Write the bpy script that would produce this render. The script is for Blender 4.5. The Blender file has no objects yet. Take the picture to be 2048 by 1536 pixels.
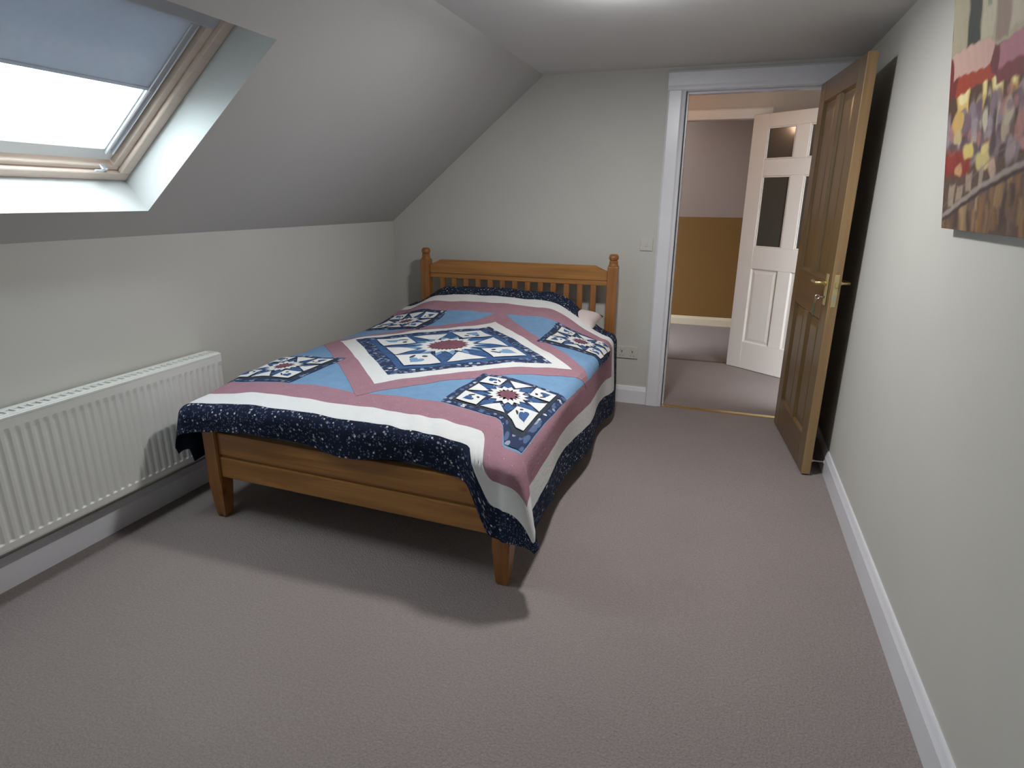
import bpy, bmesh, math, random
import numpy as np
from mathutils import Vector, Matrix
random.seed(7)
SC = bpy.context.scene
COL = SC.collection

# ---------------------------------------------------------------- camera
F_PX = 1205.0
YAW, PITCH, ROLL = .3293, .2966, -.0071
CAM = Vector((0, 0, 1.4))
_w = Vector((-math.sin(YAW)*math.cos(PITCH), math.cos(YAW)*math.cos(PITCH), -math.sin(PITCH)))
_r = Vector((math.cos(YAW), math.sin(YAW), 0))
_d = _w.cross(_r)
_r2 = _r*math.cos(ROLL) + _d*math.sin(ROLL)
_d2 = _d*math.cos(ROLL) - _r*math.sin(ROLL)
cd = bpy.data.cameras.new('camera')
cam = bpy.data.objects.new('camera', cd)
COL.objects.link(cam)
cd.sensor_fit = 'HORIZONTAL'
cd.sensor_width = 36.0
cd.lens = F_PX/2048*36.0
cd.clip_start = .02
m = Matrix((( _r2.x, -_d2.x, -_w.x, CAM.x), (_r2.y, -_d2.y, -_w.y, CAM.y), (_r2.z, -_d2.z, -_w.z, CAM.z), (0, 0, 0, 1)))
cam.matrix_world = m
SC.camera = cam

# ---------------------------------------------------------------- view, world, lights
SC.view_settings.view_transform = 'Standard'
SC.view_settings.look = 'None'
SC.view_settings.gamma = 1
SC.view_settings.use_curve_mapping = False
SC.view_settings.exposure = 0.0
SC.cycles.use_denoising = True

SKY_STRENGTH = 16.5
LAMP_W = 23.5
GLOW_W = 8.0
HALL_W = 5.5
FAR_W = 1.0
wd = bpy.data.worlds.new('sky')
SC.world = wd
wd.use_nodes = True
nt = wd.node_tree
bg = nt.nodes['Background']
bg.inputs['Strength'].default_value = SKY_STRENGTH
tc = nt.nodes.new('ShaderNodeTexCoord')
sp = nt.nodes.new('ShaderNodeSeparateXYZ')
rp = nt.nodes.new('ShaderNodeValToRGB')       # overcast sky: a little darker and bluer towards the horizon, grey ground below
nt.links.new(tc.outputs['Generated'], sp.inputs[0])
nt.links.new(sp.outputs['Z'], rp.inputs[0])
nt.links.new(rp.outputs[0], bg.inputs[0])
rp.color_ramp.elements[0].position = .0
rp.color_ramp.elements[0].color = (.30, .31, .30, 1)
rp.color_ramp.elements[1].position = .6
rp.color_ramp.elements[1].color = (.93, .97, 1, 1)
e = rp.color_ramp.elements.new(.02)
e.color = (.72, .82, .86, 1)

# room numbers (metres, camera stands over the origin)
XR, XL, YB, YF = .6436, -2.404, 4.201, -1.3
ZC, ZK, XS = 2.185, 1.2387, -1.2316
TH = math.atan2(ZC-ZK, XS-XL)
SU = Vector((math.cos(TH), 0, math.sin(TH)))          # up the slope
SN = Vector((-math.sin(TH), 0, math.cos(TH)))         # outwards through the roof
def sl(y, u, off=0.0):
    return Vector((XL, y, ZK)) + SU*u + SN*off
SL_LEN = math.hypot(ZC-ZK, XS-XL)
WY0, WY1, WU0, WU1 = .98, 1.965, .172, 1.10           # skylight opening in the slope

def area_light(name, loc, target, size, power, col, shape='DISK', size_y=None):
    l = bpy.data.lights.new(name, 'AREA')
    l.shape = shape
    l.size = size
    if size_y: l.size_y = size_y
    l.energy = power
    l.color = col
    o = bpy.data.objects.new(name, l)
    COL.objects.link(o)
    o.location = loc
    o.rotation_euler = (Vector(target)-Vector(loc)).to_track_quat('-Z', 'Y').to_euler()
    return o

def point_light(name, loc, r, power, col):
    l = bpy.data.lights.new(name, 'POINT')
    l.shadow_soft_size = r
    l.energy = power
    l.color = col
    o = bpy.data.objects.new(name, l)
    COL.objects.link(o)
    o.location = loc
    return o

# sky portal in the skylight opening (gives no light of its own, only guides the sampling)
pc = sl((WY0+WY1)/2, (WU0+WU1)/2, .24)
po = area_light('skylight_portal', pc, pc - SN, .9, 1, (1, 1, 1), 'RECTANGLE', .9)
po.data.cycles.is_portal = True
pc = sl(-.525, .715, .21)  # portal for the added roof window behind the camera
po = area_light('skylight_portal', pc, pc - SN, .55, 1, (1, 1, 1), 'RECTANGLE', .55)
po.data.cycles.is_portal = True

# ---------------------------------------------------------------- materials
def mat(name, col, rough=.6, metal=0.0, spec=.5, noise=None, bump=None, coat=0.0, coords='Object'):
    """noise = (scale xyz, amount) varies the colour; bump = (scale, strength, distance)"""
    mm = bpy.data.materials.new(name)
    mm.use_nodes = True
    t = mm.node_tree
    b = t.nodes['Principled BSDF']
    b.inputs['Base Color'].default_value = (*col, 1)
    b.inputs['Roughness'].default_value = rough
    b.inputs['Metallic'].default_value = metal
    b.inputs['Specular IOR Level'].default_value = spec
    b.inputs['Coat Weight'].default_value = coat
    b.inputs['Coat Roughness'].default_value = .12
    if noise or bump:
        c = t.nodes.new('ShaderNodeTexCoord')
    if noise:
        mp = t.nodes.new('ShaderNodeMapping')
        mp.inputs['Scale'].default_value = noise[0]
        n = t.nodes.new('ShaderNodeTexNoise')
        n.inputs['Scale'].default_value = 1
        n.inputs['Detail'].default_value = 4
        r = t.nodes.new('ShaderNodeValToRGB')
        a = noise[1]
        r.color_ramp.elements[0].position = .3
        r.color_ramp.elements[1].position = .7
        r.color_ramp.elements[0].color = (*[x*(1-a) for x in col], 1)
        r.color_ramp.elements[1].color = (*[min(1, x*(1+a)) for x in col], 1)
        t.links.new(c.outputs[coords], mp.inputs[0])
        t.links.new(mp.outputs[0], n.inputs['Vector'])
        t.links.new(n.outputs['Fac'], r.inputs[0])
        t.links.new(r.outputs[0], b.inputs['Base Color'])
    if bump:
        n2 = t.nodes.new('ShaderNodeTexNoise')
        n2.inputs['Scale'].default_value = bump[0]
        n2.inputs['Detail'].default_value = 3
        bm_ = t.nodes.new('ShaderNodeBump')
        bm_.inputs['Strength'].default_value = bump[1]
        bm_.inputs['Distance'].default_value = bump[2]
        t.links.new(c.outputs[coords], n2.inputs['Vector'])
        t.links.new(n2.outputs['Fac'], bm_.inputs['Height'])
        t.links.new(bm_.outputs[0], b.inputs['Normal'])
    return mm

def wood(name, c0, c1, axis, rough=.35, knots=True, coat=.25):
    """grain running along AXIS of the object"""
    mm = bpy.data.materials.new(name)
    mm.use_nodes = True
    t = mm.node_tree
    b = t.nodes['Principled BSDF']
    b.inputs['Roughness'].default_value = rough
    b.inputs['Coat Weight'].default_value = coat
    b.inputs['Coat Roughness'].default_value = .2
    c = t.nodes.new('ShaderNodeTexCoord')
    mp = t.nodes.new('ShaderNodeMapping')
    s = [38, 38, 38]
    s[axis] = 1.6
    mp.inputs['Scale'].default_value = s
    n = t.nodes.new('ShaderNodeTexNoise')
    n.inputs['Scale'].default_value = 1
    n.inputs['Detail'].default_value = 5
    n.inputs['Distortion'].default_value = .6
    r = t.nodes.new('ShaderNodeValToRGB')
    r.color_ramp.elements[0].position = .32
    r.color_ramp.elements[1].position = .68
    r.color_ramp.elements[0].color = (*c0, 1)
    r.color_ramp.elements[1].color = (*c1, 1)
    t.links.new(c.outputs['Object'], mp.inputs[0])
    t.links.new(mp.outputs[0], n.inputs['Vector'])
    t.links.new(n.outputs['Fac'], r.inputs[0])
    out = r.outputs[0]
    if knots:
        v = t.nodes.new('ShaderNodeTexVoronoi')
        v.inputs['Scale'].default_value = 4.2
        mp2 = t.nodes.new('ShaderNodeMapping')
        s2 = [1.6, 1.6, 1.6]
        s2[axis] = .8
        mp2.inputs['Scale'].default_value = s2
        t.links.new(c.outputs['Object'], mp2.inputs[0])
        t.links.new(mp2.outputs[0], v.inputs['Vector'])
        r2 = t.nodes.new('ShaderNodeValToRGB')
        r2.color_ramp.elements[0].position = .05
        r2.color_ramp.elements[1].position = .11
        r2.color_ramp.elements[0].color = (.35, .26, .2, 1)
        r2.color_ramp.elements[1].color = (1, 1, 1, 1)
        mx = t.nodes.new('ShaderNodeMix')
        mx.data_type = 'RGBA'
        mx.blend_type = 'MULTIPLY'
        mx.inputs['Factor'].default_value = 1
        t.links.new(v.outputs['Distance'], r2.inputs[0])
        t.links.new(out, mx.inputs['A'])
        t.links.new(r2.outputs[0], mx.inputs['B'])
        out = mx.outputs['Result']
    t.links.new(out, b.inputs['Base Color'])
    return mm

def fabric(name, col, specks=None, rough=.9, tone=.06):
    """cloth in the quilt's own coordinates (UV in metres); specks = list of (scale, size, colour, keep)"""
    mm = bpy.data.materials.new(name)
    mm.use_nodes = True
    t = mm.node_tree
    b = t.nodes['Principled BSDF']
    b.inputs['Roughness'].default_value = rough
    b.inputs['Specular IOR Level'].default_value = .15
    b.inputs['Sheen Weight'].default_value = .0
    uv = t.nodes.new('ShaderNodeUVMap')
    uv.uv_map = 'cloth'
    n = t.nodes.new('ShaderNodeTexNoise')
    n.inputs['Scale'].default_value = 22
    n.inputs['Detail'].default_value = 3
    r = t.nodes.new('ShaderNodeValToRGB')
    r.color_ramp.elements[0].position = .3
    r.color_ramp.elements[1].position = .7
    r.color_ramp.elements[0].color = (*[x*(1-tone) for x in col], 1)
    r.color_ramp.elements[1].color = (*[min(1, x*(1+tone)) for x in col], 1)
    t.links.new(uv.outputs[0], n.inputs['Vector'])
    t.links.new(n.outputs['Fac'], r.inputs[0])
    out = r.outputs[0]
    for i, (sc_, sz, c2, keep) in enumerate(specks or []):
        mp = t.nodes.new('ShaderNodeMapping')
        mp.inputs['Location'].default_value = (3.1*i, 1.7*i, 0)
        v = t.nodes.new('ShaderNodeTexVoronoi')
        v.inputs['Scale'].default_value = sc_
        t.links.new(uv.outputs[0], mp.inputs[0])
        t.links.new(mp.outputs[0], v.inputs['Vector'])
        lt = t.nodes.new('ShaderNodeMath')
        lt.operation = 'LESS_THAN'
        lt.inputs[1].default_value = sz
        t.links.new(v.outputs['Distance'], lt.inputs[0])
        sx = t.nodes.new('ShaderNodeSeparateColor')
        t.links.new(v.outputs['Color'], sx.inputs[0])
        lk = t.nodes.new('ShaderNodeMath')
        lk.operation = 'LESS_THAN'
        lk.inputs[1].default_value = keep
        t.links.new(sx.outputs[0], lk.inputs[0])
        ml = t.nodes.new('ShaderNodeMath')
        ml.operation = 'MULTIPLY'
        t.links.new(lt.outputs[0], ml.inputs[0])
        t.links.new(lk.outputs[0], ml.inputs[1])
        mx = t.nodes.new('ShaderNodeMix')
        mx.data_type = 'RGBA'
        t.links.new(ml.outputs[0], mx.inputs['Factor'])
        t.links.new(out, mx.inputs['A'])
        mx.inputs['B'].default_value = (*c2, 1)
        out = mx.outputs['Result']
    t.links.new(out, b.inputs['Base Color'])
    # weave
    n2 = t.nodes.new('ShaderNodeTexNoise')
    n2.inputs['Scale'].default_value = 60
    n2.inputs['Detail'].default_value = 3
    bp_ = t.nodes.new('ShaderNodeBump')
    bp_.inputs['Strength'].default_value = .35
    bp_.inputs['Distance'].default_value = .006
    t.links.new(uv.outputs[0], n2.inputs['Vector'])
    t.links.new(n2.outputs['Fac'], bp_.inputs['Height'])
    t.links.new(bp_.outputs[0], b.inputs['Normal'])
    return mm

def carpet(name, col):
    mm = bpy.data.materials.new(name)
    mm.use_nodes = True
    t = mm.node_tree
    b = t.nodes['Principled BSDF']
    b.inputs['Roughness'].default_value = 1
    b.inputs['Specular IOR Level'].default_value = .05
    c = t.nodes.new('ShaderNodeTexCoord')
    v = t.nodes.new('ShaderNodeTexVoronoi')
    v.inputs['Scale'].default_value = 150
    n = t.nodes.new('ShaderNodeTexNoise')
    n.inputs['Scale'].default_value = 130
    n.inputs['Detail'].default_value = 4
    n3 = t.nodes.new('ShaderNodeTexNoise')
    n3.inputs['Scale'].default_value = 1.7
    for q in (v, n, n3):
        t.links.new(c.outputs['Object'], q.inputs['Vector'])
    r = t.nodes.new('ShaderNodeValToRGB')
    r.color_ramp.elements[0].position = .25
    r.color_ramp.elements[1].position = .75
    r.color_ramp.elements[0].color = (*[x*.86 for x in col], 1)
    r.color_ramp.elements[1].color = (*[x*1.14 for x in col], 1)
    t.links.new(n.outputs['Fac'], r.inputs[0])
    r3 = t.nodes.new('ShaderNodeValToRGB')
    r3.color_ramp.elements[0].position = .3
    r3.color_ramp.elements[1].position = .7
    r3.color_ramp.elements[0].color = (.94, .94, .94, 1)
    r3.color_ramp.elements[1].color = (1, 1, 1, 1)
    t.links.new(n3.outputs['Fac'], r3.inputs[0])
    mx = t.nodes.new('ShaderNodeMix')
    mx.data_type = 'RGBA'
    mx.blend_type = 'MULTIPLY'
    mx.inputs['Factor'].default_value = 1
    t.links.new(r.outputs[0], mx.inputs['A'])
    t.links.new(r3.outputs[0], mx.inputs['B'])
    t.links.new(mx.outputs['Result'], b.inputs['Base Color'])
    bp_ = t.nodes.new('ShaderNodeBump')
    bp_.inputs['Strength'].default_value = .6
    bp_.inputs['Distance'].default_value = .004
    t.links.new(v.outputs['Distance'], bp_.inputs['Height'])
    t.links.new(bp_.outputs[0], b.inputs['Normal'])
    return mm

WALL = mat('wall_paint', (.565, .56, .525), .85, spec=.2, noise=((1.3, 1.3, 1.3), .03), bump=(180, .12, .002))
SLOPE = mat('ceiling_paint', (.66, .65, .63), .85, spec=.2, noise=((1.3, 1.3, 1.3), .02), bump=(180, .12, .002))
SLOPE_DIM = mat('ceiling_paint_dimmed', (.51, .505, .49), .85, spec=.2, noise=((1.3, 1.3, 1.3), .02), bump=(180, .12, .002))  # ceiling paint darkened in colour to hold back lamp light on the slope
WHITE = mat('white_gloss_paint', (.76, .77, .82), .3, spec=.5, noise=((3, 3, 3), .03))
CREAM = mat('cream_gloss_paint', (.42, .35, .26), .4)
WHITE_H = mat('hall_gloss_paint', (.74, .69, .65), .35, spec=.4)
REVEAL = mat('white_lining', (.58, .60, .60), .6)
FRAMEW = mat('window_varnished_pine', (.70, .58, .50), .4, noise=((3, 30, 30), .05))
SASHW = mat('window_white_sash', (.78, .80, .80), .4)
RADW = mat('radiator_enamel', (.72, .73, .71), .35)
CARPET = carpet('carpet', (.295, .254, .248))
PINE_X = wood('pine_along_x', (.27, .115, .027), (.42, .19, .046), 0)
PINE_Y = wood('pine_along_y', (.27, .115, .027), (.42, .19, .046), 1)
PINE_Z = wood('pine_along_z', (.23, .087, .021), (.34, .142, .037), 2)
DOOR_Z = wood('door_pine_along_z', (.105, .062, .021), (.150, .092, .032), 2, rough=.35, knots=False, coat=.25)
DOOR_X = wood('door_pine_along_x', (.092, .046, .016), (.132, .072, .025), 0, rough=.35, knots=False, coat=.25)
DOOR_LIT = wood('door_pine_lit_edge', (.29, .18, .085), (.37, .235, .11), 2, rough=.45, knots=False, coat=.2)  # paler copy of the door pine: light on the free edge painted in
BRASS = mat('brass', (.78, .62, .28), .28, metal=1.0)
BRASS2 = mat('brass_plate', (.62, .54, .28), .38, metal=.6)
DULL = mat('dull_strip', (.16, .13, .09), .5, metal=.4)
STEEL = mat('steel', (.6, .6, .58), .35, metal=1.0)
ALU = mat('aluminium', (.75, .79, .85), .35, metal=.7)
GREENTAG = mat('green_tag', (.06, .10, .05), .5)
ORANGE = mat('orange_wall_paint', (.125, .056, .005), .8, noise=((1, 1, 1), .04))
MAUVE_W = mat('mauve_wall_paint', (.36, .28, .255), .85)
HALLCEIL = mat('hall_ceiling_paint', (.55, .48, .42), .85)
PLASTIC = mat('socket_plastic', (.56, .55, .51), .5)
DARK = mat('dark_slot', (.05, .05, .05), .6)
BLIND = mat('blind_fabric', (.55, .57, .60), .9, noise=((40, 40, 40), .03))
_t = BLIND.node_tree
_tl = _t.nodes.new('ShaderNodeBsdfTranslucent')
_tl.inputs[0].default_value = (.30, .34, .40, 1)
_mx = _t.nodes.new('ShaderNodeMixShader')
_mx.inputs[0].default_value = .24
_t.links.new(_t.nodes['Principled BSDF'].outputs[0], _mx.inputs[1])
_t.links.new(_tl.outputs[0], _mx.inputs[2])
_t.links.new(_mx.outputs[0], _t.nodes['Material Output'].inputs[0])
PILLOWM = mat('pillow_cotton', (.72, .62, .62), .9, bump=(40, .2, .004))
MATT = mat('mattress_ticking', (.66, .62, .54), .9, bump=(70, .2, .003))
CANVAS_SIDE = mat('canvas_edge', (.055, .045, .035), .9)
RUBBER = mat('white_rubber', (.7, .7, .68), .5)
OPAL = mat('opal_shade', (.85, .85, .82), .4)
OPAL.node_tree.nodes['Principled BSDF'].inputs['Emission Color'].default_value = (1, .97, .92, 1)
OPAL.node_tree.nodes['Principled BSDF'].inputs['Emission Strength'].default_value = 3.0

def glass_mat(name, tint, rough):
    mm = bpy.data.materials.new(name)
    mm.use_nodes = True
    t = mm.node_tree
    t.nodes.remove(t.nodes['Principled BSDF'])
    out = t.nodes['Material Output']
    tr = t.nodes.new('ShaderNodeBsdfTransparent')
    tr.inputs[0].default_value = (*tint, 1)
    gl = t.nodes.new('ShaderNodeBsdfGlossy')
    gl.inputs['Roughness'].default_value = rough
    mx = t.nodes.new('ShaderNodeMixShader')
    mx.inputs[0].default_value = .04
    t.links.new(tr.outputs[0], mx.inputs[1])
    t.links.new(gl.outputs[0], mx.inputs[2])
    t.links.new(mx.outputs[0], out.inputs[0])
    return mm
GLASS = glass_mat('window_glass', (.95, .98, .98), .02)
GLASS_D = mat('door_glass', (.062, .056, .046), .12, spec=.6)

Q_NAVY = fabric('quilt_navy_speckled', (.012, .018, .040),
                [(70, .30, (.05, .07, .13), .7), (62, .24, (.16, .19, .27), .42), (46, .24, (.36, .38, .46), .42), (40, .19, (.66, .65, .68), .40), (90, .30, (.10, .13, .22), .5)])
Q_WHITE = fabric('quilt_white', (.74, .75, .76), [(90, .08, (.62, .63, .62), .2)], tone=.02)
Q_MAUVE = fabric('quilt_mauve_dotted', (.36, .20, .25), [(110, .16, (.62, .48, .52), .22), (95, .2, (.27, .13, .18), .25)], tone=.05)
Q_BLUE = fabric('quilt_blue', (.18, .32, .51), [(90, .10, (.25, .40, .58), .12)], tone=.05)
Q_PRINT = fabric('quilt_blue_print', (.030, .045, .10),
                 [(44, .42, (.08, .13, .25), .55), (36, .30, (.25, .31, .42), .42), (30, .22, (.55, .57, .62), .34)])
Q_PAISLEY = fabric('quilt_paisley_print', (.035, .05, .11),
                   [(40, .46, (.10, .15, .27), .6), (34, .34, (.30, .36, .46), .5), (27, .26, (.60, .62, .66), .42)])
Q_INDIGO = fabric('quilt_indigo', (.055, .115, .26), [(70, .2, (.10, .19, .36), .5)], tone=.15)
Q_SKY = fabric('quilt_sky_blue', (.19, .34, .53), tone=.06)
Q_PLUM = fabric('quilt_plum', (.20, .085, .115), [(80, .2, (.30, .16, .19), .4)], tone=.1)
Q_LEAF = fabric('quilt_dark_leaf', (.045, .055, .075), tone=.1)
Q_BACK = fabric('quilt_backing', (.012, .016, .032), tone=.03)  # near-black colour stands in for shade inside the hanging quilt

# ---------------------------------------------------------------- object helpers
def link(name, me, parent=None, loc=None):
    o = bpy.data.objects.new(name, me)
    COL.objects.link(o)
    if parent: o.parent = parent
    if loc is not None: o.location = loc
    return o
def obj(name, bm, material, parent=None, loc=None, smooth=False, recalc=True):
    if recalc: bmesh.ops.recalc_face_normals(bm, faces=bm.faces[:])
    me = bpy.data.meshes.new(name)
    bm.to_mesh(me)
    bm.free()
    for mt in (material if isinstance(material, (list, tuple)) else [material]):
        me.materials.append(mt)
    if smooth:
        for p in me.polygons: p.use_smooth = True
    return link(name, me, parent, loc)
def tag(o, label, cat=None, group=None):
    o['label'] = label
    if cat: o['category'] = cat
    if group: o['group'] = group
    return o
def thing(name, label, cat, loc=(0, 0, 0), rotz=0.0, group=None):
    o = bpy.data.objects.new(name, None)
    COL.objects.link(o)
    o.empty_display_size = .1
    o.location = loc
    o.rotation_euler = (0, 0, rotz)
    return tag(o, label, cat, group)
def struct(o, label=None):
    o['kind'] = 'structure'
    if label: o['label'] = label
    return o
def box(bm, lo, hi, bevel=0.0, seg=1):
    lo, hi = Vector(lo), Vector(hi)
    r = bmesh.ops.create_cube(bm, size=1)
    vs = r['verts']
    c, s = (lo+hi)/2, hi-lo
    for v in vs:
        v.co = Vector((v.co.x*s.x, v.co.y*s.y, v.co.z*s.z)) + c
    if bevel:
        es = list({e for v in vs for e in v.link_edges})
        bmesh.ops.bevel(bm, geom=es, offset=bevel, segments=seg, affect='EDGES', profile=.5)
    return bm
def boxbm(lo, hi, bevel=0.0, seg=1):
    return box(bmesh.new(), lo, hi, bevel, seg)
def prism(pts2, axis, a, b, bm=None):
    """polygon pts2 (in the two other axes, in order) extruded along AXIS from a to b"""
    bm = bm or bmesh.new()
    def P(p, t):
        q = [0, 0, 0]
        o = [i for i in range(3) if i != axis]
        q[axis] = t
        q[o[0]], q[o[1]] = p
        return q
    v0 = [bm.verts.new(P(p, a)) for p in pts2]
    v1 = [bm.verts.new(P(p, b)) for p in pts2]
    bm.faces.new(v0)
    bm.faces.new(v1[::-1])
    n = len(pts2)
    for i in range(n):
        bm.faces.new((v0[i], v1[i], v1[(i+1) % n], v0[(i+1) % n]))
    return bm
def lathe(profile, seg=20, axis=2, centre=(0, 0, 0), bm=None):
    bm = bm or bmesh.new()
    rings = []
    o = [i for i in range(3) if i != axis]
    for r, h in profile:
        ring = []
        for k in range(seg):
            t = 2*math.pi*k/seg
            q = list(centre)
            q[o[0]] += r*math.cos(t)
            q[o[1]] += r*math.sin(t)
            q[axis] += h
            ring.append(bm.verts.new(q))
        rings.append(ring)
    for a, b in zip(rings, rings[1:]):
        for k in range(seg):
            bm.faces.new((a[k], a[(k+1) % seg], b[(k+1) % seg], b[k]))
    bm.faces.new(rings[0][::-1])
    bm.faces.new(rings[-1])
    return bm
def tube(pts, r, seg=8, bm=None):
    bm = bm or bmesh.new()
    pts = [Vector(p) for p in pts]
    rings = []
    for i, p in enumerate(pts):
        d = (pts[min(i+1, len(pts)-1)] - pts[max(i-1, 0)]).normalized()
        a = d.orthogonal().normalized() if i == 0 else (rings_a - d*rings_a.dot(d)).normalized()
        rings_a = a
        b = d.cross(a)
        rings.append([bm.verts.new(p + (a*math.cos(2*math.pi*k/seg) + b*math.sin(2*math.pi*k/seg))*r) for k in range(seg)])
    for a, b in zip(rings, rings[1:]):
        for k in range(seg):
            bm.faces.new((a[k], a[(k+1) % seg], b[(k+1) % seg], b[k]))
    bm.faces.new(rings[0][::-1])
    bm.faces.new(rings[-1])
    return bm

# ================================================================ ROOM SHELL
DXL, DXR, DZ = -.312, .49, 2.05         # doorway
FY0, FY1 = 5.57, 5.67                   # wall of the far room
HXR = .95
struct(obj('floor', boxbm((-2.6, YF, -.06), (1.2, 7.6, 0)), CARPET))
# wall with the doorway
bm = prism([(XL, 0), (DXL, 0), (DXL, DZ), (DXR, DZ), (DXR, 0), (XR, 0), (XR, ZC), (XS, ZC), (XL, ZK)], 1, YB, YB+.13)
struct(obj('wall_back', bm, WALL))
struct(obj('wall_right', boxbm((XR, YF, 0), (XR+.1, YB+.13, ZC)), WALL))
struct(obj('wall_left', boxbm((XL-.1, YF, 0), (XL, YB+.13, ZK)), WALL))
bm = prism([(XL, 0), (XR, 0), (XR, ZC), (XS, ZC), (XL, ZK)], 1, YF-.1, YF)
struct(obj('wall_front', bm, WALL))
struct(obj('ceiling', boxbm((XS, YF, ZC), (XR+.1, YB+.13, ZC+.08)), SLOPE))
# sloping ceiling with the skylight opening
bm = bmesh.new()
def quad(bm, *p):
    return bm.faces.new([bm.verts.new(q) for q in p])
V0, V1, V2, V3 = -.80, -.25, .45, .98              # opening of the unseen roof window added behind the camera
ys = [YF, V0, V1, WY0, WY1, YB+.13]
us = sorted([0, WU0, WU1, V2, V3, SL_LEN])
for i in range(len(ys)-1):
    for j in range(len(us)-1):
        ym, um = (ys[i]+ys[i+1])/2, (us[j]+us[j+1])/2
        if (WY0 < ym < WY1 and WU0 < um < WU1) or (V0 < ym < V1 and V2 < um < V3): continue
        for off in (0, .06):
            quad(bm, sl(ys[i], us[j], off), sl(ys[i+1], us[j], off), sl(ys[i+1], us[j+1], off), sl(ys[i], us[j+1], off))
bmesh.ops.remove_doubles(bm, verts=bm.verts[:], dist=1e-4)
struct(obj('ceiling.001', bm, SLOPE_DIM))

# skirting boards
def skirting(name, axis, face, a, b, outward, material=WHITE, h=.125, t=.018):
    prof = [(0, 0), (outward*t, 0), (outward*t, h-.03), (outward*t*.75, h-.018), (outward*t*.55, h-.006), (outward*t*.4, h), (0, h)]
    if axis == 1:
        bm = prism([(face+x, z) for x, z in prof], 1, a, b)
    else:
        bm = prism([(face+x, z) for x, z in prof], 0, a, b)
    return struct(obj(name, bm, material))
skirting('baseboard_right', 1, XR, YF, YB-.02, -1)
skirting('baseboard_left', 1, XL, YF, YB-.02, 1)
skirting('baseboard_back', 0, YB, XL+.02, DXL-.112, -1)

# architrave round the doorway
def architrave(name, xl, xr, zt, y, w, t, material, wr=None):
    root = bpy.data.objects.new(name, None)
    COL.objects.link(root)
    struct(root)
    wr = wr or w
    def prof_v(x0, x1, z0, z1, nm):
        s = 1 if x1 > x0 else -1
        pr_ = [(x0, y), (x0, y-t*.55), (x0+s*.012, y-t), (x1-s*.03, y-t), (x1-s*.018, y-t*.7), (x1-s*.004, y-t*.6), (x1, y-t*.35), (x1, y)]
        obj(nm, prism(pr_, 2, z0, z1), material, root)
    prof_v(xl-w, xl, 0, zt, 'jamb_board')
    prof_v(xr+wr, xr, 0, zt, 'jamb_board')
    pr_ = [(y, zt+w), (y-t*.55, zt+w), (y-t, zt+w-.012), (y-t, zt+.03), (y-t*.7, zt+.018), (y-t*.6, zt+.004), (y-t*.35, zt), (y, zt)]
    obj('head_board', prism(pr_, 0, xl-w, xr+wr), material, root)
    return root
architrave('trim_1', DXL, DXR, DZ, YB, .112, .024, WHITE)
# lining of the doorway with its stop
bm = bmesh.new()
box(bm, (DXL-.005, YB-.005, 0), (DXL+.0, YB+.135, DZ))
box(bm, (DXL, YB+.045, 0), (DXL+.012, YB+.10, DZ-.012))
box(bm, (DXR, YB-.005, 0), (DXR+.005, YB+.135, DZ))
box(bm, (DXR-.012, YB+.045, 0), (DXR, YB+.10, DZ-.012))
box(bm, (DXL, YB-.005, DZ-.002), (DXR, YB+.135, DZ+.003))
box(bm, (DXL, YB+.045, DZ-.014), (DXR, YB+.10, DZ-.002))
struct(obj('trim_2', bm, WHITE))
# brass threshold strip
bm = prism([(YB-.012, 0), (YB-.012, .004), (YB+.0, .007), (YB+.02, .007), (YB+.032, .004), (YB+.032, 0)], 0, DXL, DXR)
tag(obj('threshold_strip', bm, BRASS), 'thin brass carpet strip across the bedroom doorway', 'threshold strip')
bm = prism([(5.60, 0), (5.60, .003), (5.612, .006), (5.63, .006), (5.642, .003), (5.642, 0)], 0, -.60, .13)
tag(obj('threshold_strip', bm, DULL), 'dull metal carpet strip across the far doorway under the white door', 'threshold strip')

# ---- the hall and the room beyond it
struct(obj('wall_hall_left', boxbm((-1.0, YB+.13, 0), (-.9, FY0, 2.3)), MAUVE_W))
struct(obj('wall_hall_right', boxbm((HXR, YB+.13, 0), (HXR+.1, 7.5, 2.3)), MAUVE_W))
struct(obj('ceiling.002', boxbm((-1.0, YB+.13, 2.26), (HXR+.1, FY1, 2.34)), HALLCEIL))
FDL, FDR, FDZ = -.62, .13, 2.035
bm = prism([(-1.0, 0), (FDL, 0), (FDL, FDZ), (FDR, FDZ), (FDR, 0), (HXR, 0), (HXR, 2.26), (-1.0, 2.26)], 1, FY0, FY1)
struct(obj('wall_far', bm, HALLCEIL))
architrave('trim_3', FDL, FDR, FDZ, FY0, .08, .02, WHITE_H, wr=.13)
YE = 7.37
struct(obj('wall_far.001', boxbm((-2.3, YE, 0), (HXR+.1, YE+.1, ZK-.01)), ORANGE))
skirting('baseboard_far', 0, YE, -2.3, HXR, -1, CREAM, h=.10)
bm = bmesh.new()
for off in (0, .06):
    quad(bm, (-2.3, YE+off, ZK-.01+off), (HXR+.1, YE+off, ZK-.01+off), (HXR+.1, YE+off-1.25, ZK+.95+off), (-2.3, YE+off-1.25, ZK+.95+off))
struct(obj('ceiling.003', bm, MAUVE_W))
struct(obj('ceiling.004', boxbm((-2.3, FY1, ZK+.94), (HXR+.1, YE-1.2, ZK+1.0)), MAUVE_W))
struct(obj('wall_far.002', boxbm((-2.3, FY1-.1, 0), (-2.2, YE, 2.3)), ORANGE))

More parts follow.
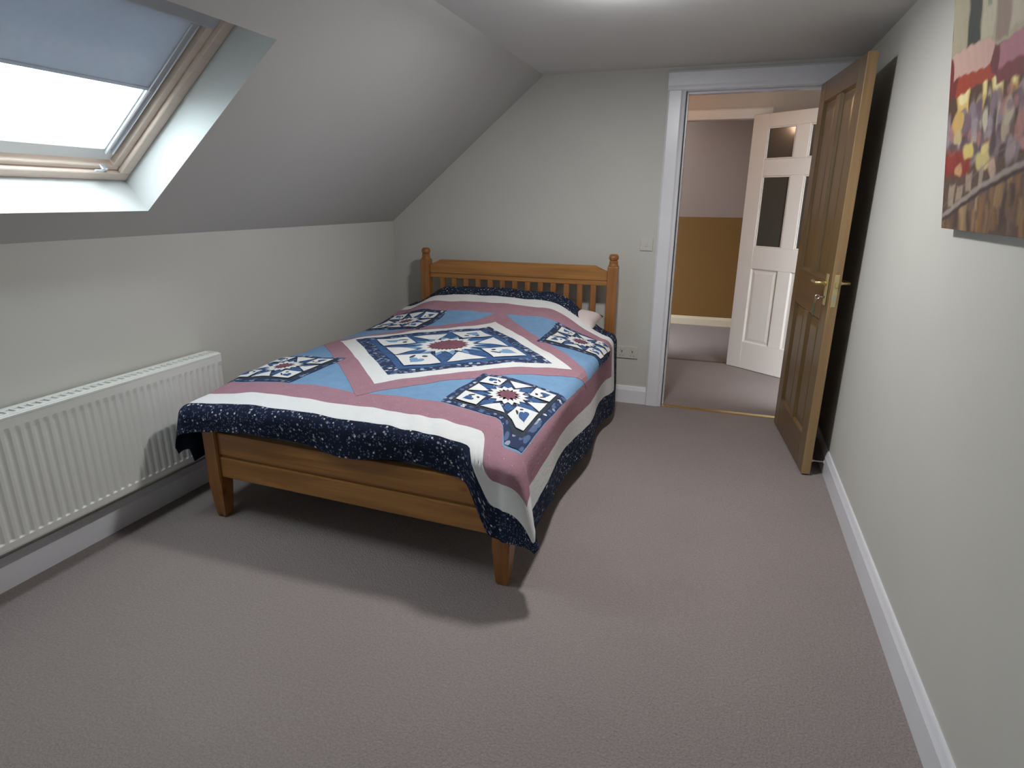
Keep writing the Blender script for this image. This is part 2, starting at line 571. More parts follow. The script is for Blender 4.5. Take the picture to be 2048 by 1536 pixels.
# ================================================================ SKYLIGHT
win = bpy.data.objects.new('window_1', None)
COL.objects.link(win)
struct(win, 'roof window in the sloping ceiling, above the radiator')
win.matrix_world = Matrix(((0, SU.x, SN.x, XL), (1, 0, 0, 0), (0, SU.z, SN.z, ZK), (0, 0, 0, 1)))   # local x = room y, y = up the slope, z = out
def ring(x0, x1, y0, y1, w, z0, z1, wb=None, wt=None):
    """frame of four bars: outer rectangle, bar width w (bottom wb, top wt)"""
    wb = wb or w
    wt = wt or w
    bm = bmesh.new()
    box(bm, (x0, y0, z0), (x1, y0+wb, z1), .003)
    box(bm, (x0, y1-wt, z0), (x1, y1, z1), .003)
    box(bm, (x0, y0+wb, z0), (x0+w, y1-wt, z1), .003)
    box(bm, (x1-w, y0+wb, z0), (x1, y1-wt, z1), .003)
    return bm
bm = bmesh.new()
for a, b, c, d in (((WY0, WU0), (WY1, WU0), 0, 0), ((WY1, WU0), (WY1, WU1), 0, 0), ((WY1, WU1), (WY0, WU1), 0, 0), ((WY0, WU1), (WY0, WU0), 0, 0)):
    quad(bm, (*a, -.001), (*b, -.001), (*b, .26), (*a, .26))
bmesh.ops.remove_doubles(bm, verts=bm.verts[:], dist=1e-4)
obj('lining', bm, REVEAL, win)
obj('window_frame', ring(WY0+.001, WY1-.001, WU0+.001, WU1-.001, .045, .150, .26, wb=.04, wt=.05), FRAMEW, win)
obj('inner_frame', ring(WY0+.046, WY1-.046, WU0+.041, WU1-.051, .03, .168, .26, wb=.022, wt=.04), FRAMEW, win)
sx0, sx1, sy0, sy1 = WY0+.078, WY1-.078, WU0+.072, WU1-.095
SB = .056
obj('sash', ring(sx0, sx1, sy0, sy1, SB, .19, .25, wb=.06, wt=.07), SASHW, win)
gx0, gx1, gy0, gy1 = sx0+SB, sx1-SB, sy0+.06, sy1-.07
obj('glass_pane', boxbm((gx0-.005, gy0-.005, .222), (gx1+.005, gy1+.005, .228)), GLASS, win)
# ventilation bar and side rails of the blind
obj('vent_bar', boxbm((sx0+.05, WU1-.13, .15), (sx1-.05, WU1-.095, .185), .006, 2), ALU, win)
for x in (gx1+.008, gx1+.036, gx0-.016, gx0-.044):
    obj('blind_rail', boxbm((x, gy0-.02, .180), (x+.008, gy1, .192), .002), ALU, win)
bm = boxbm((sx1-.055, WU0+.055, .150), (sx1-.03, WU0+.066, .175), .003)
tube([(sx1-.042, WU0+.06, .155), (sx1-.06, WU0+.06, .145), (sx1-.09, WU0+.062, .142)], .005, 8, bm)
obj('latch', bm, ALU, win)
# unseen roof window behind the camera, added to bring cool daylight to the near carpet
fill_win = bpy.data.objects.new('fill_window', None)
COL.objects.link(fill_win)
struct(fill_win, 'unseen roof window added behind the camera to light the near carpet')
fill_win.matrix_world = win.matrix_world.copy()
bm = bmesh.new()
for a, b in (((V0, V2), (V1, V2)), ((V1, V2), (V1, V3)), ((V1, V3), (V0, V3)), ((V0, V3), (V0, V2))):
    quad(bm, (*a, -.001), (*b, -.001), (*b, .20), (*a, .20))
bmesh.ops.remove_doubles(bm, verts=bm.verts[:], dist=1e-4)
obj('lining', bm, REVEAL, fill_win)
obj('window_frame', ring(V0+.001, V1-.001, V2+.001, V3-.001, .05, .13, .20), FRAMEW, fill_win)
obj('glass_pane', boxbm((V0+.045, V2+.045, .162), (V1-.045, V3-.045, .168)), GLASS, fill_win)
# blind
bl = thing('roller_blind', 'blue-grey blackout blind drawn half way down the roof window', 'blind')
bl.matrix_world = win.matrix_world.copy()
BU = .632
bm = boxbm((sx0+.018, BU, .1835), (sx1-.012, gy1+.05, .1855))
obj('blind_fabric', bm, BLIND, bl)
obj('bottom_bar', boxbm((sx0+.018, BU-.012, .181), (sx1-.012, BU+.004, .188), .002), BLIND, bl)
obj('blind_cassette', boxbm((sx0+.01, gy1+.03, .135), (sx1-.005, WU1-.06, .182), .008, 2), BLIND, bl)

# ================================================================ PANELLED DOORS
def bar(parent, name, x0, x1, z0, z1, t, material, bevel=.004):
    return obj(name, boxbm((x0, -t/2, z0), (x1, t/2, z1), bevel), material, parent)
def raised_panel(parent, x0, x1, z0, z1, material, rec=.014, field=.006, lip=.035):
    bm = bmesh.new()
    for s in (-1, 1):
        rings = []
        for inset, y in ((0, .022-.002), (.010, .022-rec), (.018, .022-rec), (.018+lip, .022-rec+field), (.022+lip, .022-rec+field)):
            rings.append([bm.verts.new((x, s*y, z)) for x, z in ((x0+inset, z0+inset), (x1-inset, z0+inset), (x1-inset, z1-inset), (x0+inset, z1-inset))])
        for a, b in zip(rings, rings[1:]):
            for k in range(4):
                bm.faces.new((a[k], a[(k+1) % 4], b[(k+1) % 4], b[k]))
        bm.faces.new(rings[-1])
    return obj('panel', bm, material, parent)

# ---- pine door, folded back against the right-hand wall
HX, HY = .452, 4.105
ang = math.atan2(3.285-4.10, .515-.43)
d1 = bpy.data.objects.new('door_1', None)
COL.objects.link(d1)
struct(d1, 'varnished pine panelled door standing open against the right wall')
d1.location = (HX, HY, 0)
d1.rotation_euler = (0, 0, ang)
LW, LB, LT, TK = .812, .008, 2.035, .044
# local: +x from hinge to free edge, -y faces the camera side (room), z up
for x0, x1 in ((0, .115), (LW-.1185, LW-.004)):
    bar(d1, 'stile', x0, x1, LB, LT, TK, DOOR_Z)
obj('lit_edge_strip', boxbm((LW-.0055, -TK/2, LB), (LW, TK/2, LT), .0015), DOOR_LIT, d1)
for z0, z1 in ((LB, .20), (.82, 1.03), (1.925, LT)):
    bar(d1, 'rail', .115, LW-.1185, z0, z1, TK, DOOR_X)
bar(d1, 'muntin', .365, .455, .20, .82, TK, DOOR_Z)
bar(d1, 'muntin', .365, .455, 1.03, 1.925, TK, DOOR_Z)
for x0, x1 in ((.115, .365), (.455, LW-.1185)):
    raised_panel(d1, x0, x1, .20, .82, DOOR_Z)
    raised_panel(d1, x0, x1, 1.03, 1.925, DOOR_Z)
def lever(side):
    y = side*TK/2
    bp_ = obj('handle_plate', boxbm((LW-.088, min(y, y+side*.006), .905), (LW-.046, max(y, y+side*.006), 1.06), .003, 2), BRASS2, d1)
    bm = lathe([(.011, 0), (.011, .012), (.008, .02), (.008, .05)], 14, 1, (LW-.067, 0, 1.015))
    for v in bm.verts: v.co.y = y + side*(v.co.y + .006)
    tube([(LW-.062, y+side*.052, 1.015), (LW-.09, y+side*.054, 1.016), (LW-.13, y+side*.052, 1.016), (LW-.17, y+side*.047, 1.013)], .0075, 10, bm)
    obj('lever_handle', bm, BRASS, d1, smooth=True)
    bm = lathe([(.006, 0), (.0065, .002), (.004, .004)], 12, 1, (LW-.067, 0, .945))
    for v in bm.verts: v.co.y = y + side*(v.co.y + .006)
    obj('keyhole', bm, DARK, d1)
lever(-1)
lever(1)
obj('latch_plate', boxbm((LW-.001, -.011, .905), (LW+.0015, .011, 1.063), .0005), BRASS2, d1)
obj('latch_bolt', boxbm((LW+.0015, -.006, 1.0), (LW+.010, .006, 1.025), .002), BRASS, d1)
obj('lock_bolt', boxbm((LW+.001, -.006, .935), (LW+.003, .006, .965), .0008), STEEL, d1)
for z in (.22, 1.02, 1.80):
    obj('hinge', lathe([(.006, 0), (.006, .09)], 12, 2, (-.004, TK/2+.003, z)), BRASS2, d1)
# key left in the lock, with its tag
def d1p(x, y, z):
    c, s = math.cos(ang), math.sin(ang)
    return Vector((HX + c*x - s*y, HY + s*x + c*y, z))
ky = thing('key', 'small key with dark green tag hanging in the lock of the pine door', 'key', d1p(LW-.067, -TK/2-.010, .945), ang)
bm = tube([(0, -.0005, 0), (0, -.018, 0)], .003, 8)
for k in range(12):
    a0, a1 = 2*math.pi*k/12, 2*math.pi*(k+1)/12
    tube([(0, -.028+.010*math.cos(a0), .010*math.sin(a0)), (0, -.028+.010*math.cos(a1), .010*math.sin(a1))], .0022, 6, bm)
obj('key_body', bm, STEEL, ky)
bm = bmesh.new()
for k in range(14):
    a0, a1 = 2*math.pi*k/14, 2*math.pi*(k+1)/14
    tube([(.013*math.sin(a0), -.036, -.020+.014*math.cos(a0)), (.013*math.sin(a1), -.036, -.020+.014*math.cos(a1))], .0013, 6, bm)
obj('key_ring', bm, STEEL, ky)
bm = boxbm((-.014, -.040, -.098), (.014, -.034, -.034), .004, 2)
obj('key_tag', bm, GREENTAG, ky)
obj('tag_eyelet', lathe([(.005, -.0045), (.005, .0045)], 10, 1, (0, -.037, -.088)), STEEL, ky)

# ---- white glazed door in the hall
A2, B2 = Vector((.124, 5.556, 0)), Vector((.54, 5.253, 0))
ang2 = math.atan2(B2.y-A2.y, B2.x-A2.x)
d2 = bpy.data.objects.new('door_2', None)
COL.objects.link(d2)
struct(d2, 'white half-glazed door standing open in the hall beyond the doorway')
d2.location = A2 + Vector((math.cos(ang2+math.pi/2), math.sin(ang2+math.pi/2), 0))*.022 + Vector((0, 0, .004))
d2.rotation_euler = (0, 0, ang2)
DW2, T2 = .80, .04
X1, X2, X3, X4 = .135, .375, .487, .70
DW2 = .83
bar(d2, 'stile', 0, X1, 0, 2.055, T2, WHITE_H, .003)
bar(d2, 'stile', X4, DW2, 0, 2.055, T2, WHITE_H, .003)
for z0, z1 in ((0, .235), (.86, 1.035), (1.592, 1.715), (1.955, 2.055)):
    bar(d2, 'rail', X1, X4, z0, z1, T2, WHITE_H, .003)
for z0, z1 in ((.235, .86), (1.035, 1.592), (1.715, 1.955)):
    bar(d2, 'muntin', X2, X3, z0, z1, T2, WHITE_H, .003)
for x0, x1 in ((X1, X2), (X3, X4)):
    raised_panel(d2, x0, x1, .235, .86, WHITE_H, rec=.012, field=.004, lip=.02)
    for z0, z1 in ((1.035, 1.592), (1.715, 1.955)):
        obj('glass_pane', boxbm((x0-.002, -.003, z0-.002), (x1+.002, .003, z1+.002)), GLASS_D, d2)
        bm = bmesh.new()
        b_ = .012
        for s in (-1, 1):
            ya, yb_ = sorted((s*.004, s*.015))
            box(bm, (x0, ya, z0), (x1, yb_, z0+b_), .003)
            box(bm, (x0, ya, z1-b_), (x1, yb_, z1), .003)
            box(bm, (x0, ya, z0+b_), (x0+b_, yb_, z1-b_), .003)
            box(bm, (x1-b_, ya, z0+b_), (x1, yb_, z1-b_), .003)
        obj('glazing_bead', bm, WHITE_H, d2)
bm = lathe([(.008, 0), (.008, .03), (.024, .036), (.028, .05), (.022, .062), (.006, .066)], 16, 1, (DW2-.06, 0, 1.0))
for v in bm.verts: v.co.y = -T2/2 - v.co.y
obj('door_knob', bm, BRASS, d2, smooth=True)

# ================================================================ RADIATOR
RX, RY0, RY1, RZ0, RZ1 = -2.292, .86, 2.262, .187, .668
rad = thing('radiator', 'white ribbed panel radiator below the roof window, beside the foot of the bed', 'radiator', (RX, (RY0+RY1)/2, 0))
def rb(lo, hi, bev=.003, seg=2):
    o = Vector((RX, (RY0+RY1)/2, 0))
    return boxbm(Vector(lo)-o, Vector(hi)-o, bev, seg)
bm = bmesh.new()
PITCH_F = .0333
nf = int(round((RY1-RY0-.05)/PITCH_F))
yc0 = (RY0+RY1)/2
ycols = [RY0]
y0 = yc0 - nf*PITCH_F/2
fl = (0, .10, .22, .34, .66, .78, .90)
dep = (0, .10, .5, .92, .92, .5, .10)
cols = [(RY0, 0), (RY0+.006, 0)]
for k in range(nf):
    for a, b in zip(fl, dep):
        cols.append((y0+(k+a)*PITCH_F, b))
cols += [(y0+nf*PITCH_F, 0), (RY1-.006, 0), (RY1, 0)]
rows = [(RZ0, 0, -.010), (RZ0+.004, 0, -.002), (RZ0+.012, 0, 0), (RZ0+.034, 0, 0), (RZ0+.037, .5, 0), (RZ0+.041, 1, 0), (RZ0+.062, 1, 0), ((RZ0+RZ1)/2, 1, 0),
        (RZ1-.075, 1, 0), (RZ1-.062, .9, 0), (RZ1-.048, .3, 0), (RZ1-.04, 0, 0), (RZ1-.012, 0, 0), (RZ1-.003, 0, -.003), (RZ1, 0, -.012)]
grid = []
for z, env, back in rows:
    grid.append([bm.verts.new((-.0058*env*(1-d_) if env else back, y-yc0, z)) for y, d_ in cols])
for a, b in zip(grid, grid[1:]):
    for k in range(len(cols)-1):
        bm.faces.new((a[k], a[k+1], b[k+1], b[k]))
fp = obj('front_panel', bm, RADW, rad, smooth=False)
obj('back_panel', rb((RX-.098, RY0, RZ0), (RX-.086, RY1, RZ1-.01)), RADW, rad)
obj('side_cover', rb((RX-.092, RY0-.002, RZ0+.01), (RX-.006, RY0+.004, RZ1-.002)), RADW, rad)
obj('side_cover', rb((RX-.092, RY1-.004, RZ0+.01), (RX-.006, RY1+.002, RZ1-.002)), RADW, rad)
bm = bmesh.new()
o_ = Vector((RX, yc0, 0))
def rbx(lo, hi, bev=.002):
    box(bm, Vector(lo)-o_, Vector(hi)-o_, bev)
rbx((RX-.098, RY0-.002, RZ1-.004), (RX-.072, RY1+.002, RZ1+.004))
rbx((RX-.030, RY0-.002, RZ1-.004), (RX-.010, RY1+.002, RZ1+.004))
rbx((RX-.008, RY0-.002, RZ1-.010), (RX+.001, RY1+.002, RZ1+.001))
rbx((RX-.074, RY0, RZ1-.010), (RX-.028, RY1, RZ1-.003), .0)
n = 46
for k in range(n+1):
    y = RY0 + (RY1-RY0)*k/n
    rbx((RX-.074, y-.005, RZ1-.003), (RX-.028, y+.005, RZ1+.003), .0)
obj('top_grille', bm, RADW, rad)
bm = rb((RX-.09, RY0+.02, RZ0-.01), (RX-.02, RY0+.05, RZ0+.03), .004)
obj('valve', bm, RADW, rad)
for y, z in ((RY0+.035, RZ0-.005), (RY1-.035, RZ0+.02)):
    obj('pipe', tube([Vector((RX-.05, y, .0))-o_, Vector((RX-.05, y, z))-o_], .008, 10), RADW, rad)
for y in (RY0+.2, RY1-.24):
    obj('wall_bracket', rb((-2.4035, y, RZ0+.1), (RX-.09, y+.04, RZ1-.1), .002), RADW, rad)

# ================================================================ BED
BXC = -1.362
bed = thing('bed_frame', 'pine double bed frame with slatted headboard against the back wall', 'bed', (BXC, 2.95, 0))
O = Vector((BXC, 2.95, 0))
def bb(lo, hi, bev=.004, seg=2): return boxbm(Vector(lo)-O, Vector(hi)-O, bev, seg)
HYC = 4.03
PXL, PXR = -2.046, -.675
for x in (PXL, PXR):
    bm = bb((x-.034, HYC-.034, 0), (x+.034, HYC+.034, .985), .006)
    c = Vector((x, HYC, 0))-O
    lathe([(.034, .980), (.035, .988), (.031, .994), (.029, 1.002), (.0295, 1.016), (.025, 1.021), (.0255, 1.024), (.031, 1.030), (.0325, 1.042), (.030, 1.055), (.022, 1.063), (.006, 1.065)], 20, 2, c, bm)
    obj('headboard_post', bm, PINE_Z, bed)
xl, xr = PXL+.034, PXR-.034
pts = [(xl, .887), (xr, .887), (xr, .950), (xr-.025, .953), (xr-.085, .985), (xl+.085, .985), (xl+.025, .953), (xl, .950)]
bm = prism([(x-BXC, z) for x, z in pts], 1, HYC-.016-2.95, HYC+.016-2.95)
bmesh.ops.bevel(bm, geom=[e for e in bm.edges], offset=.004, segments=2, affect='EDGES')
obj('top_rail', bm, PINE_X, bed)
obj('slat_rail', bb((xl, HYC-.011, .855), (xr, HYC+.013, .886)), PINE_X, bed)
obj('slat_rail', bb((xl, HYC-.013, .50), (xr, HYC+.013, .56)), PINE_X, bed)
NS = 13
for k in range(NS):
    x = xl + (xr-xl)*(k+1)/(NS+1)
    obj('slat', bb((x-.019, HYC-.008, .558), (x+.019, HYC+.008, .857), .002, 1), PINE_Z, bed)
FYL, FYR = 1.927, 1.872                      # the footboard stands slightly askew
FXL, FXR = -2.052, -.668
def foot_y(x): return FYL + (FYR-FYL)*(x-FXL)/(FXR-FXL)
for x in (FXL, FXR):
    y = foot_y(x)
    c = Vector((x, y, 0))-O
    bm = bmesh.new()
    prof = [(.021, 0), (.0235, .004), (.024, .012), (.029, .075), (.0345, .165), (.0355, .19), (.0355, .425), (.030, .435)]
    rings = []
    for r, z in prof:
        rings.append([bm.verts.new(c + Vector((sx*r, sy*r, z))) for sx, sy in ((-1, -1), (1, -1), (1, 1), (-1, 1))])
    for a, b in zip(rings, rings[1:]):
        for k in range(4): bm.faces.new((a[k], a[(k+1) % 4], b[(k+1) % 4], b[k]))
    bm.faces.new(rings[0][::-1]); bm.faces.new(rings[-1])
    bmesh.ops.bevel(bm, geom=[e for e in bm.edges if abs((e.verts[0].co-e.verts[1].co).z) > .003], offset=.004, segments=2, affect='EDGES')
    obj('foot_leg', bm, PINE_Z, bed)
def foot_rail(name, z0, z1, t0, t1, bev=.004):
    x0, x1 = FXL+.034, FXR-.034
    bm = boxbm((x0-BXC, -t0, z0), (x1-BXC, t1, z1), bev, 2)
    for v in bm.verts:
        v.co.y += foot_y(v.co.x+BXC) - 2.95
    return obj(name, bm, PINE_X, bed)
foot_rail('foot_rail', .313, .418, .020, .016, .006)
foot_rail('foot_rail', .205, .303, .022, .016, .006)
foot_rail('rail_groove', .300, .316, .010, .014, .001)
for x in (FXL+.012, FXR-.012):
    obj('side_rail', bb((x-.013, foot_y(x)+.03, .20), (x+.013, HYC-.03, .33)), PINE_Y, bed)
for k in range(9):
    y = 2.05 + k*.235
    obj('base_slat', bb((FXL+.02, y-.035, .312), (FXR-.02, y+.035, .33), .002, 1), PINE_X, bed)

# mattress
def soft_box(lo, hi, r, nx=10, ny=10, puff=0.0):
    bm = boxbm(lo, hi, r, 4)
    return bm
mt = obj('mattress', soft_box((-.665, -1.015, 0), (.665, 1.03, .215), .045), MATT, None, (BXC, 2.955, .331), smooth=True)
tag(mt, 'cream double mattress under the patchwork quilt, edge showing above the footboard', 'mattress')

# ================================================================ QUILT
XC, YC = -1.372, 2.93
R = .06
UE_R, UE_L, VE = .715, .735, 1.03
U_F, U_M, U_W, U_N = .80, .935, 1.045, 1.20
V_F, V_M, V_W, V_N = .80, .935, 1.05, 1.20
VH_N = 1.20
def smooth01(t):
    t = np.clip(t, 0, 1)
    return t*t*(3-2*t)
BY = np.array([0, .40, .55, .658, .748, .865, .96, 1.09, 1.2])
BZ = np.array([0, .004, .013, .032, .088, .121, .148, .188, .205])
_by = np.linspace(0, 1.2, 121)
_bz = np.interp(_by, BY, BZ)
for _ in range(3): _bz = np.convolve(np.pad(_bz, 3, mode='edge'), np.ones(7)/7, 'valid')
def pillow_bulge(x, y):
    fall = np.where(x > 0, 1-.88*smooth01((x-.28)/.46), 1-.55*smooth01((-x-.48)/.26))
    return np.interp(y, _by, _bz)*fall
def lumps(x, y):
    return (.0045*np.sin(9.3*x+2.1*y+.6)*np.sin(7.1*y-1.7*x+1.1) + .0032*np.sin(17*x-5*y+2)*np.sin(13*y+4*x)
            + .002*np.sin(31*x+11*y)*np.sin(27*y-9*x+.4))
def top_z(x, y):
    z = .625 - np.where(x > 0, .062, .030)*np.abs(x/.71)**3.2 - .045*np.clip(-y/1.05, 0, 1)**3.0
    return z + pillow_bulge(x, y) + lumps(x, y)
# arc length along the head end (the bulge eats cloth)
_yy = np.linspace(0, 1.2, 400)
_zz = pillow_bulge(np.zeros_like(_yy), _yy)
_ss = np.concatenate([[0], np.cumsum(np.hypot(np.diff(_yy), np.diff(_zz)))])
HEAD_SCALE = .91
def rollover(e):
    q = np.minimum(e, R*math.pi/2)
    h = R*np.sin(q/R)
    d = R*(1-np.cos(q/R)) + np.maximum(e-R*math.pi/2, 0)
    return h, d
def quilt_xyz(u, v):
    u = np.asarray(u, float); v = np.asarray(v, float)
    # the quilt lies a little skewed on the bed
    u, v = u + .055*np.clip(v, -.9, 1), v - .018*np.clip(u, -.8, .8)
    ue = np.where(u > 0, UE_R, UE_L)
    eu = np.maximum(np.abs(u)-ue, 0)
    ve = VE - .21*smooth01((u-.565)/.12)        # the corner nearer the door is pulled further down
    ev = np.maximum(-v-ve, 0)
    sgn = np.sign(u)
    # hem of the foot end is not quite straight
    ev = ev*(1 + .10*np.sin(5.2*u+.8) - .16*np.exp(-((u-.28)/.14)**2))
    yb = np.where(v > 0, np.interp(np.clip(v, 0, None)*HEAD_SCALE, _ss, _yy), np.where(v > -.72, v, np.maximum(-.72 + (v+.72)*(VE-.72)/(ve-.72), -VE)))
    xb = np.clip(u, -UE_L, UE_R)
    z = top_z(xb, yb)
    r = np.hypot(eu, ev)
    corner = (eu > 0) & (ev > 0)
    phi = np.where(corner, np.arctan2(ev, np.maximum(eu, 1e-9)), np.where(ev > 0, math.pi/2, 0.0))
    r = r - np.where(corner & (u > 0), .62+.2*np.sin(2*np.arctan2(ev, np.maximum(eu, 1e-9))), .60)*np.maximum(r-.34, 0)*np.where(u > 0, np.where(ev > 0, 1, smooth01((-v-.55)/.3)), corner)        # the quilt's corner is rounded off
    h, d = rollover(r)
    x = xb + sgn*h*np.cos(phi)*(r > 0)
    y = yb - h*np.sin(phi)
    # drape of the hanging corner: an open flute standing out from the bed
    t = (phi/(math.pi/2))**.83
    tx = .30*np.clip(np.sin(math.pi*t**.8), 0, 1)**.75
    ty = -.15*np.sin(math.pi*t)
    w = np.where(corner, 1.0, 0.0)
    dl = d*np.where(corner & (u > 0), 1-.06*np.sin(2*phi), 1)*np.where(u < 0, 1-.40*np.cos(phi)**2*(eu > 0), 1)
    x = x + w*sgn*tx*dl*np.where(u < 0, .5, 1)
    y = y + w*ty*dl
    tl = np.sqrt(np.clip(1-(tx*w)**2-(ty*w)**2, .2, 1))
    z = z - dl*tl
    # at the right the upper edge is drawn down, leaving the pillow's corner bare
    y = y - .13*smooth01((u-.36)/.30)*smooth01((v-.60)/.55)
    # gentle waves in the hanging sides
    side = (eu > .06) & ~corner
    x = x + np.where(side, sgn*.018*np.sin(6.5*v+1.0)*np.clip((eu-.06)/.3, 0, 1)*np.clip((v+1.1)/.3, 0, 1), 0)
    front = (ev > .05) & ~corner
    y = y + np.where(front, (-.012*np.sin(11*u+.5)*smooth01((.62-np.abs(u))/.15)+.010)*np.clip((ev-.05)/.12, 0, 1), 0)
    y = y - .036*smooth01((u-.52)/.10)*smooth01((ev-.01)/.06)
    # puckers along the white border at the foot
    pk = np.exp(-((v+1.0)/.06)**2)*np.exp(-((u-.36)/.20)**2)
    z = z + pk*.006*np.sin(60*u+18*v)
    return np.stack([x+XC, y+YC, np.maximum(z, .02)], -1)
def quilt_norm(u, v, e=.004):
    a = quilt_xyz(u+e, v)-quilt_xyz(u-e, v)
    b = quilt_xyz(u, v+e)-quilt_xyz(u, v-e)
    n = np.cross(a, b)
    return n/np.maximum(np.linalg.norm(n, axis=-1, keepdims=True), 1e-9)
quilt = thing('quilt', 'blue mauve and navy patchwork quilt with star medallion spread over the bed', 'quilt', (XC, YC, 0))
QO = np.array([XC, YC, 0])
def quilt_mesh(name, uv, faces, off, material, parent, smooth=True):
    uv = np.asarray(uv, float)
    off = np.broadcast_to(np.asarray(off, float), (len(uv),))
    P = quilt_xyz(uv[:, 0], uv[:, 1]) + quilt_norm(uv[:, 0], uv[:, 1])*off[:, None] - QO
    me = bpy.data.meshes.new(name)
    me.from_pydata(P.tolist(), [], faces)
    l = me.uv_layers.new(name='cloth')
    idx = np.empty(len(me.loops), dtype=np.int32)
    me.loops.foreach_get('vertex_index', idx)
    l.data.foreach_set('uv', uv[idx].ravel())
    me.materials.append(material)
    if smooth: me.polygons.foreach_set('use_smooth', [True]*len(me.polygons))
    me.update()
    return link(name, me, parent)
STEP = .0135
def axis_pts(a, b):
    n = max(1, int(math.ceil((b-a)/STEP)))
    return np.linspace(a, b, n+1)
def ring_zone(name, o, i, material, parent):
    """o, i = (u0, u1, v0, v1) of the outer and inner rectangle (i None = filled)"""
    us = np.unique(np.round(np.concatenate([axis_pts(o[0], i[0]), axis_pts(i[0], i[1]), axis_pts(i[1], o[1])]) if i else axis_pts(o[0], o[1]), 6))
    vs = np.unique(np.round(np.concatenate([axis_pts(o[2], i[2]), axis_pts(i[2], i[3]), axis_pts(i[3], o[3])]) if i else axis_pts(o[2], o[3]), 6))
    U, V = np.meshgrid(us, vs, indexing='ij')
    idx = np.arange(U.size).reshape(U.shape)
    fs = []
    for a in range(len(us)-1):
        um = (us[a]+us[a+1])/2
        for b in range(len(vs)-1):
            vm = (vs[b]+vs[b+1])/2
            if i and i[0] < um < i[1] and i[2] < vm < i[3]: continue
            fs.append((int(idx[a, b]), int(idx[a+1, b]), int(idx[a+1, b+1]), int(idx[a, b+1])))
    used = sorted({k for f in fs for k in f})
    mp = {k: n for n, k in enumerate(used)}
    uv = np.stack([U.ravel()[used], V.ravel()[used]], -1)
    return quilt_mesh(name, uv, [tuple(mp[k] for k in f) for f in fs], 0.0, material, parent)
rn = (-U_N, U_N, -V_N, VH_N)
rw = (-U_W, U_W, -V_W, V_W)
rm = (-U_M, U_M, -V_M, V_M)
rf = (-U_F, U_F, -V_F, V_F)
ring_zone('navy_border', rn, rw, Q_NAVY, quilt)
ring_zone('white_border', rw, rm, Q_WHITE, quilt)
ring_zone('mauve_border', rm, rf, Q_MAUVE, quilt)
ring_zone('blue_field', rf, None, Q_BLUE, quilt)
# backing with the turned hem
us, vs = axis_pts(-U_N, U_N)[::1], axis_pts(-V_N, VH_N)
U, V = np.meshgrid(us, vs, indexing='ij')
idx = np.arange(U.size).reshape(U.shape)
uv = np.stack([U.ravel(), V.ravel()], -1)
fs = []
for a in range(len(us)-1):
    for b in range(len(vs)-1):
        fs.append((int(idx[a, b]), int(idx[a, b+1]), int(idx[a+1, b+1]), int(idx[a+1, b])))
bound = [idx[a, 0] for a in range(len(us))] + [idx[-1, b] for b in range(1, len(vs))] + [idx[a, -1] for a in range(len(us)-2, -1, -1)] + [idx[0, b] for b in range(len(vs)-2, 0, -1)]
n0 = len(uv)
uv = np.concatenate([uv, uv[bound]])
off = np.concatenate([np.full(n0, -.006), np.full(len(bound), -.0002)])
nb = len(bound)
for k in range(nb):
    fs.append((int(bound[k]), int(bound[(k+1) % nb]), n0+(k+1) % nb, n0+k))
quilt_mesh('backing', uv, fs, off, Q_BACK, quilt)['label'] = 'plain backing, darkened for the shade inside the quilt'

def patch(name, polys, off, material, parent, h=.0016, step=.025):
    """appliqued shapes: polygons in cloth coordinates, laid on the quilt at height OFF"""
    alluv, allf, alloff = [], [], []
    for poly in polys:
        bm = bmesh.new()
        vs_ = [bm.verts.new((p[0], p[1], 0)) for p in poly]
        f = bm.faces.new(vs_)
        f.normal_update()
        if f.normal.z < 0: f.normal_flip()
        bmesh.ops.triangulate(bm, faces=bm.faces[:])
        us_ = [p[0] for p in poly]; vv_ = [p[1] for p in poly]
        for ax, lo, hi in ((0, min(us_), max(us_)), (1, min(vv_), max(vv_))):
            c = math.ceil(lo/step)*step
            while c < hi:
                co = [0, 0, 0]; no = [0, 0, 0]
                co[ax] = c; no[ax] = 1
                bmesh.ops.bisect_plane(bm, geom=bm.verts[:]+bm.edges[:]+bm.faces[:], plane_co=co, plane_no=no, dist=1e-6)
                c += step
        bmesh.ops.remove_doubles(bm, verts=bm.verts[:], dist=1e-5)
        bm.verts.index_update()
        base = len(alluv)
        for v in bm.verts:
            alluv.append((v.co.x, v.co.y)); alloff.append(off)
        for f in bm.faces:
            q = [base+v.index for v in f.verts]
            f.normal_update()
            allf.append(tuple(q if f.normal.z > 0 else q[::-1]))
        # turned edge
        low = {}
        for e_ in bm.edges:
            if len(e_.link_faces) == 1:
                ll = e_.link_loops[0] if hasattr(e_, 'link_loops') else None
                a, b = e_.verts
                if e_.link_faces[0].normal.z > 0 and ll is not None:
                    a, b = ll.vert, ll.link_loop_next.vert
                for w_ in (a, b):
                    if w_.index not in low:
                        low[w_.index] = len(alluv)
                        alluv.append((w_.co.x, w_.co.y)); alloff.append(off-h)
                allf.append((base+b.index, base+a.index, low[a.index], low[b.index]))
        bm.free()
    return quilt_mesh(name, alluv, allf, alloff, material, parent, smooth=False)

def diamond(a, b): return [(-a, 0), (0, -b), (a, 0), (0, b)]
L0 = .0016
patch('mauve_diamond', [diamond(.835, .835)], L0, Q_MAUVE, quilt)
